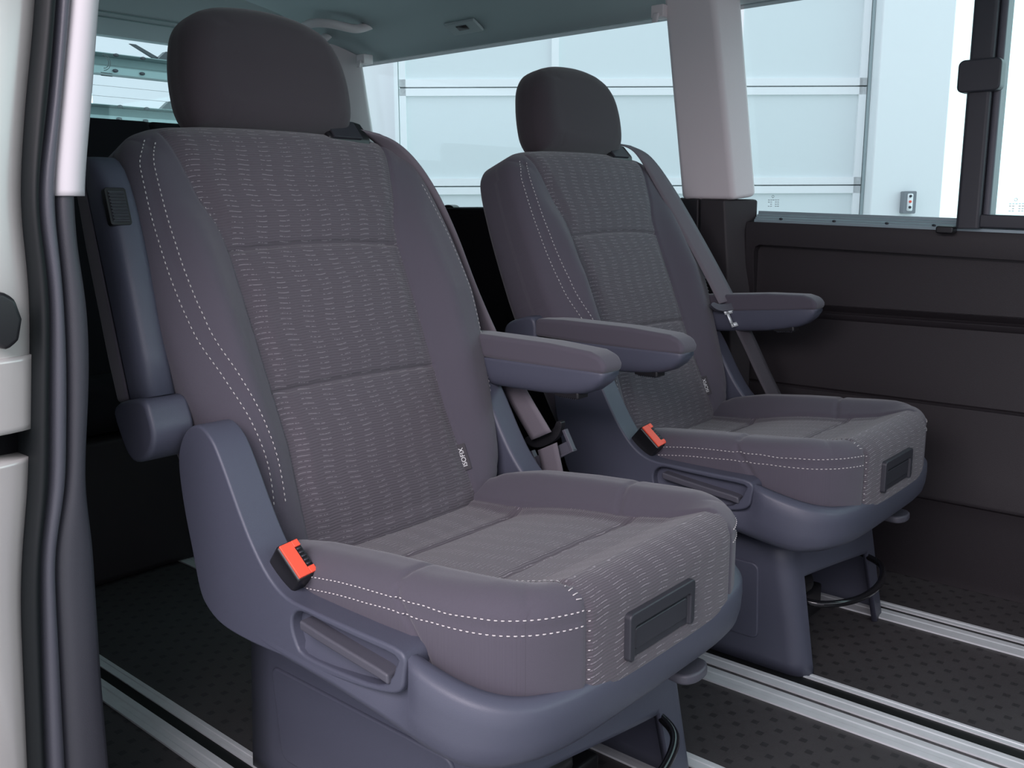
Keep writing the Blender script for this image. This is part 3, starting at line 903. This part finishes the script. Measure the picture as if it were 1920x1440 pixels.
# ---- buckle beside the cushion, standing in the right wing
def box_frame(c, ax, ay, az, hx, hy, hz, name, mat, parent, bevel):
    c, ax, ay, az = map(Vector, (c, ax, ay, az))
    P = [c+ax*sx*hx+ay*sy*hy+az*sz*hz for sz in (-1, 1) for sx, sy in ((-1, -1), (1, -1), (1, 1), (-1, 1))]
    return MB().hexa([tuple(p) for p in P]).build(name, mat, parent, bevel=bevel, seg=3)
ax = Vector((.74, .06, -.67)).normalized()         # long edge of the red face, sloping down to the front
az = Vector((.63, -.12, .77)).normalized(); az = (az-ax*az.dot(ax)).normalized()
ay = az.cross(ax)
bc = Vector((.060, -.262, .427))
bu = box_frame(bc-az*.034, ax, ay, az, .0262, .0150, .038, 'buckle', MAT['black'], seat, .004)
bt = bc+az*.0035
rb = MB()
def L_(x, y, z): return tuple(bt+ax*x+ay*y+az*z)
# red button: U-shape leaving the slot on the cushion side
for (x0, x1, y0, y1) in ((-.0235, .0235, -.0130, .0035), (-.0235, -.0145, .0035, .0125), (.0145, .0235, .0035, .0125)):
    rb.hexa([L_(x0, y0, 0), L_(x1, y0, 0), L_(x1, y1, 0), L_(x0, y1, 0), L_(x0, y0, .0035), L_(x1, y0, .0035), L_(x1, y1, .0035), L_(x0, y1, .0035)])
o = rb.build('release_button', MAT['red'], bu, bevel=.0008); o['label'] = 'red release button'
sl = MB()
for k in range(5): sl.hexa([L_(-.013+.0055*k, .005, 0), L_(-.0105+.0055*k, .005, 0), L_(-.0105+.0055*k, .0115, 0), L_(-.013+.0055*k, .0115, 0), L_(-.013+.0055*k, .005, .002), L_(-.0105+.0055*k, .005, .002), L_(-.0105+.0055*k, .0115, .002), L_(-.013+.0055*k, .0115, .002)])
sl.build('buckle_slot', MAT['dark'], bu)

# ---- belt guide on the shoulder
gd = MB()
gd.prism([(-.340, .935), (-.350, .970), (-.330, .986), (-.308, .980), (-.284, .956), (-.285, .935)], 'y', .085, .172)
gdo = gd.build('belt_guide', MAT['black'], seat, bevel=.006, seg=3)
MB().prism([(-.279, .955), (-.303, .982), (-.307, .978), (-.285, .951)], 'y', .092, .150).build('guide_flap', MAT['dark'], gdo, bevel=.001)

common = [o for o in COL.objects if o.parent == seat]


def ribbon(path, sides, width, name, mat, parent, t=.0012):
    P = np.array(cr_spline(path, 8)); S = np.array(cr_spline(sides, 8))
    V = []; F = []
    for i, (p, s_) in enumerate(zip(P, S)):
        s_ = s_/np.linalg.norm(s_); d = P[min(i+1, len(P)-1)]-P[max(i-1, 0)]; n_ = np.cross(d, s_); n_ /= np.linalg.norm(n_)+1e-9
        for a_, b_ in ((-.5, -.5), (-.25, -.7), (.25, -.7), (.5, -.5), (.5, .5), (.25, .7), (-.25, .7), (-.5, .5)):
            V.append(p+s_*width*a_+n_*t*b_*1.6)
    for i in range(len(P)-1):
        for k in range(8): F.append((i*8+k, i*8+(k+1) % 8, (i+1)*8+(k+1) % 8, (i+1)*8+k))
    F += [tuple(range(8)), tuple((len(P)-1)*8+k for k in range(8))]
    return new(name, V, F, mat, parent)


def tongue(c, across, down, parent, steel=True):
    c, across, down = Vector(c), Vector(across).normalized(), Vector(down).normalized()
    n_ = across.cross(down).normalized()
    k_ = 1.22 if steel else 1.25
    def q(a, d, h): return tuple(c+across*a*k_+down*d*k_+n_*h)
    o = MB()
    pts = cr_spline([(-.037, -.006), (-.028, .006), (-.012, .012), (.012, .012), (.028, .006), (.037, -.006), (.030, -.010), (.020, -.004), (0, -.001), (-.020, -.004), (-.030, -.010)], 4, True)
    n = len(pts)
    V = [q(a, d, -.006) for a, d in pts]+[q(a, d, .006) for a, d in pts]
    F = [tuple(range(n)), tuple(range(2*n-1, n-1, -1))]+[(i, (i+1) % n, n+(i+1) % n, n+i) for i in range(n)]
    grip = new('belt_tongue', V, F, MAT['jamb'] if steel else MAT['black'], parent, bevel=.002, seg=3)
    if not steel:
        pb = MB()
        for (a0, a1, d0, d1, h0, h1) in ((-.036, .036, .020, .034, -.004, .004), (-.037, .037, .033, .0365, -.006, .006), (-.037, -.032, .010, .036, -.005, .005), (.032, .037, .004, .036, -.005, .005)):
            pb.hexa([q(a0, d0, h0), q(a1, d0, h0), q(a1, d1, h0), q(a0, d1, h0), q(a0, d0, h1), q(a1, d0, h1), q(a1, d1, h1), q(a0, d1, h1)])
        pb.build('belt_loop', MAT['jamb'], grip, bevel=.001)
        return grip
    s = MB()
    for (a0, a1, d0, d1) in ((-.0115, -.006, .010, .042), (.006, .0115, .010, .042), (-.0115, .0115, .036, .044), (-.015, .015, .008, .018)):
        s.hexa([q(a0, d0, -.001), q(a1, d0, -.001), q(a1, d1, -.001), q(a0, d1, -.001), q(a0, d0, .001), q(a1, d0, .001), q(a1, d1, .001), q(a0, d1, .001)])
    s.build('tongue_plate', MAT['chrome'], grip)
    return grip


# the farther seat: copies of every common part and sub-part
seat2 = seat.copy(); COL.objects.link(seat2); seat2.location = (-.96, 1.696, 0)
seat2['label'] = 'captain seat farther from the door, beside the dark side wall, with both armrests folded down'
def copy_under(o, par):
    c_ = o.copy(); COL.objects.link(c_); c_.parent = par
    for ch_ in [x for x in COL.objects if x.parent == o]: copy_under(ch_, c_)
for o in common: copy_under(o, seat2)

armrest(-1, True, seat); armrest(1, False, seat)
armrest(-1, False, seat2); armrest(1, False, seat2, 5)

# belt on the near seat
b1 = ribbon([(-.325, .14, .972), (-.292, .175, .966), (-.280, .224, .935), (-.262, .270, .87), (-.236, .302, .79), (-.198, .316, .69), (-.145, .316, .60), (-.090, .312, .53), (-.030, .312, .458)],
            [(.3, 1, -.1), (.5, .9, -.2), (.8, .55, -.1), (.95, .2, .2), (1, -.1, .35), (1, -.1, .4), (1, 0, .45), (1, 0, .48), (1, 0, .5)], .048, 'seat_belt', MAT['web'], seat)
tg = tongue((-.034, .330, .455), (.87, .0, .49), (.49, 0, -.87), b1, False)
ribbon([(-.022, .318, .440), (-.014, .318, .410), (-.005, .314, .375), (.002, .306, .34)], [(1, 0, .5), (1, .0, .35), (.95, .2, .1), (.8, .6, 0)], .046, 'lap_belt', MAT['web'], b1)
# belt on the farther seat
b2 = ribbon([(-.315, .17, .985), (-.280, .205, .962), (-.235, .235, .885), (-.165, .247, .775), (-.105, .252, .680), (-.072, .252, .628)],
            [(.4, 1, -.1), (.35, .9, -.2), (.45, .9, .0), (.45, .9, .1), (.45, .9, .15), (.45, .9, .2)], .047, 'seat_belt', MAT['web'], seat2)
tongue((-.068, .250, .622), (.5, .85, .18), (.42, .05, -.9), b2, True)
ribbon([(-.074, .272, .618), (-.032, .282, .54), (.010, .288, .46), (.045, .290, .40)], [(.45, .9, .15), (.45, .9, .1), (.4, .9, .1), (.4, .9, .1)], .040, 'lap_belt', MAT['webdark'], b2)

# ------------------------------------------------------------------ rear bench
bench = empty('rear_bench', (-2.2, 1.3, 0), label='dark rear bench seat in the back of the cabin behind both captain seats', cat='bench seat')
def bb(name, mat, **k): pass
bp = [(.22, .36), (.24, .44), (.19, .475), (-.05, .44), (-.10, .38), (-.05, .34)]
prof([tuple(p) for p in bp], 'y', -.62, .62, 'bench_cushion', MAT['carpet'], bench, bevel=.02, seg=4, per=4)
MB().box((-.15, -.60, .0), (.19, .60, .345)).build('bench_box', MAT['wallp'], bench, bevel=.02)
for y0, y1 in ((-.62, -.02), (-.015, .62)):
    prof([(-.02, .42), (.02, .46), (-.06, .80), (-.13, 1.04), (-.17, 1.06), (-.22, 1.04), (-.17, .75), (-.12, .42)], 'y', y0, y1, 'bench_backrest', MAT['carpet'], bench, bevel=.02, seg=4, per=3)
o = MB().box((.10, -.520, .455), (.14, -.490, .53)).build('bench_buckle', MAT['black'], bench, bevel=.004)
o2 = MB().box((.101, -.518, .53), (.142, -.492, .538)).build('release_button', MAT['red'], o, bevel=.001); o2['label'] = 'red release button'

# ------------------------------------------------------------------ ceiling fittings
gh = MB()
path = cr_spline([(-2.535, 2.03, 1.398), (-2.53, 1.98, 1.370), (-2.515, 1.90, 1.376), (-2.43, 1.865, 1.392), (-2.365, 1.89, 1.390), (-2.335, 1.97, 1.382), (-2.33, 2.03, 1.400)], 8)
gh.tube(path, [.013 for i in range(len(path))], 12)
root = empty('grab_handle', (-2.36, 1.94, 1.41), label='pale grey grab handle under the roof behind the nearer headrest', cat='grab handle')
o = gh.build('handle_bar', MAT['pillar'], root); o.matrix_parent_inverse = Matrix.Translation(root.location).inverted()
def hook(x, y, z, label):
    m = MB(); m.box((x-.018, y-.01, z), (x+.018, y+.03, z+.03)); m.prism([(y-.022, z-.012), (y-.016, z-.014), (y-.010, z+.004), (y+.004, z+.006), (y+.004, z+.012), (y-.016, z+.010)], 'x', x-.008, x+.008)
    o = m.build('coat_hook', MAT['pillar'], bevel=.003); tag(o, label, 'coat hook', 'coat hooks at the roof edge'); return o
hook(-2.458, 2.10, 1.305, 'small coat hook at the roof edge left of the rear side window')
hook(-1.318, 2.08, 1.300, 'small coat hook at the top of the pale pillar between the side windows')
rl = empty('roof_clip', (-1.99, 2.085, 1.3625), label='small flat oblong plate set in the roof lining above the rear side window', cat='roof fitting')
o = MB().box((-.06, -.022, -.004), (.06, .03, .006)).build('plate', MAT['headliner'], rl, bevel=.004); MB().box((-.02, -.008, -.0055), (.02, .01, -.003)).build('plate_slot', MAT['wallp'], rl)
rl.rotation_euler = (R(-28), 0, 0)
o = MB().prism([(-2.09+.0+.025*math.cos(t), .842+.010*max(0, math.sin(t))) for t in np.linspace(0, math.pi, 9)], 'y', 2.11, 2.14).build('sill_cap', MAT['black'], bevel=.003)
tag(o, 'tiny black cap on the rear window sill between the two seats', 'cap')

# ------------------------------------------------------------------ outside the far windows: hall door, column, wall
FWD = Vector((-.65464758, .75593422, 0)); RT = Vector((.75593422, .65464758, 0))
def frame_obj(o, D):
    M_ = Matrix((RT, FWD, Vector((0, 0, 1)))).transposed().to_4x4(); M_.translation = FWD*D
    return M_
def outside(mb, name, mat, parent=None, D=6.0, **k):
    o = mb.build(name, mat, parent, **k)
    if parent is None: o.matrix_world = frame_obj(o, D)
    return o
gr = empty('garage_door', (0, 0, 0), label='white sectional garage door with large pale panels outside the side windows', cat='garage door')
gr.matrix_world = frame_obj(gr, 6.0)
seams = [-.185, .406, .976, 1.572, 2.165, 2.76]
colx = [-.688, .272, 1.23, 2.19]
for i in range(len(seams)-1):
    z0, z1 = seams[i]+.004, seams[i+1]-.004
    f = MB()
    f.box((colx[0], 0, z0), (colx[-1], .04, z0+.045)); f.box((colx[0], 0, z1-.045), (colx[-1], .04, z1))
    f.box((colx[0], 0, z0), (colx[0]+.04, .04, z1)); f.box((colx[-1]-.045, 0, z0), (colx[-1], .04, z1))
    if i >= 3: f.box((colx[1]-.022, 0, z0), (colx[1]+.022, .04, z1))
    outside(f, 'door_section', MAT['gframe'], gr, smooth_=False)
    outside(MB().box((colx[0]+.03, .02, z0+.03), (colx[-1]-.03, .035, z1-.03)), 'door_panel', MAT['gpanel'], gr, smooth_=False)
outside(MB().box((colx[0], .03, -.3), (colx[-1], .05, 2.8)), 'door_joint', MAT['gline'], gr, smooth_=False)
outside(MB().box((colx[0]-.03, -.01, -.5), (colx[0]-.006, .05, 2.8)), 'door_rail', MAT['column'], gr, smooth_=False)
outside(MB().box((colx[-1]+.004, -.01, -.5), (colx[-1]+.02, .05, 2.8)), 'door_rail', MAT['gline'], gr, smooth_=False)
o = outside(MB().box((-2.6, .05, -.5), (-.715, .25, 3.4)), 'hall_wall', MAT['offwhite'], smooth_=False); tag(o, kind='structure')
o = outside(MB().box((2.212, -.12, -.5), (2.65, .25, 3.4)), 'wall_column', MAT['column'], bevel=.01); tag(o, 'pale upright wall column right of the garage door with a control box on it', 'column')
o = outside(MB().box((-.72, .05, 2.78), (2.25, .25, 3.4)), 'hall_wall', MAT['offwhite'], smooth_=False); tag(o, kind='structure')
cb = empty('control_box', (0, 0, 0), label='small grey control box with three round buttons on the pale column outside', cat='control box')
cb.matrix_world = frame_obj(cb, 6.0)
outside(MB().prism(rrect(2.395, 2.475, .80, .935, .008), 'y', -.17, -.118), 'box_case', MAT['boxgrey'], cb, bevel=.004)
outside(MB().prism(rrect(2.418, 2.452, .815, .92, .008), 'y', -.174, -.168), 'button_plate', MAT['column'], cb)
for z, mt_ in ((.905, 'dark'), (.872, 'red'), (.838, 'dark')):
    outside(MB().prism([(2.435+.008*math.cos(t), z+.008*math.sin(t)) for t in np.linspace(0, 6.28, 13)[:-1]], 'y', -.18, -.172), 'button', MAT[mt_], cb)
o = MB().box((-14, -8, -.55), (10, 14, -.5)).build('ground', MAT['ground'], smooth_=False); tag(o, kind='structure')

# steel cross beams seen through the tailgate window
def beam(z0, z1, label, extra):
    root = empty('steel_beam', (-4.0, 2.1, z0), label=label, cat='steel beam', group='steel beams behind the car')
    h = z1-z0; L0, L1 = -1.2, .75
    poly = [(0, 0), (.012, 0), (.012, h*.35), (-.05, h*.45), (-.05, h*.92), (.03, h*.97), (.03, h), (-.06, h), (-.06, 0)]
    MB().prism([(x, z) for x, z in poly], 'y', L0, L1).build('beam_web', MAT['beam'], root, smooth_=False)
    bl = MB()
    for y in (-.06, .06):
        for z in (h*.18, h*.93): bl.prism([(y+.012*math.cos(t), z+.007*math.sin(t)) for t in np.linspace(0, 6.28, 9)[:-1]], 'x', .010 if z < h*.5 else .028, .018 if z < h*.5 else .034)
    bl.build('bolt', MAT['dark'], root)
    if extra:
        MB().hexa([(0, .125, h), (.012, .125, h), (.012, .165, h), (0, .165, h), (0, .015, h+.052), (.012, .015, h+.052), (.012, .042, h+.052), (0, .042, h+.052)]).build('strut', MAT['dark'], root, smooth_=False)
    MB().hexa([(0, .13, h), (0, .22, h), (.03, .22, h), (.03, .13, h), (0, .17, h+.035), (0, .20, h+.035), (.03, .20, h+.035), (.03, .17, h+.035)]).build('bracket', MAT['dark'], root, smooth_=False)
beam(1.405, 1.487, 'upper steel beam with slanting strut seen through the tailgate window', True)
beam(1.21, 1.277, 'lower steel beam just above the bench top seen through the tailgate window', False)
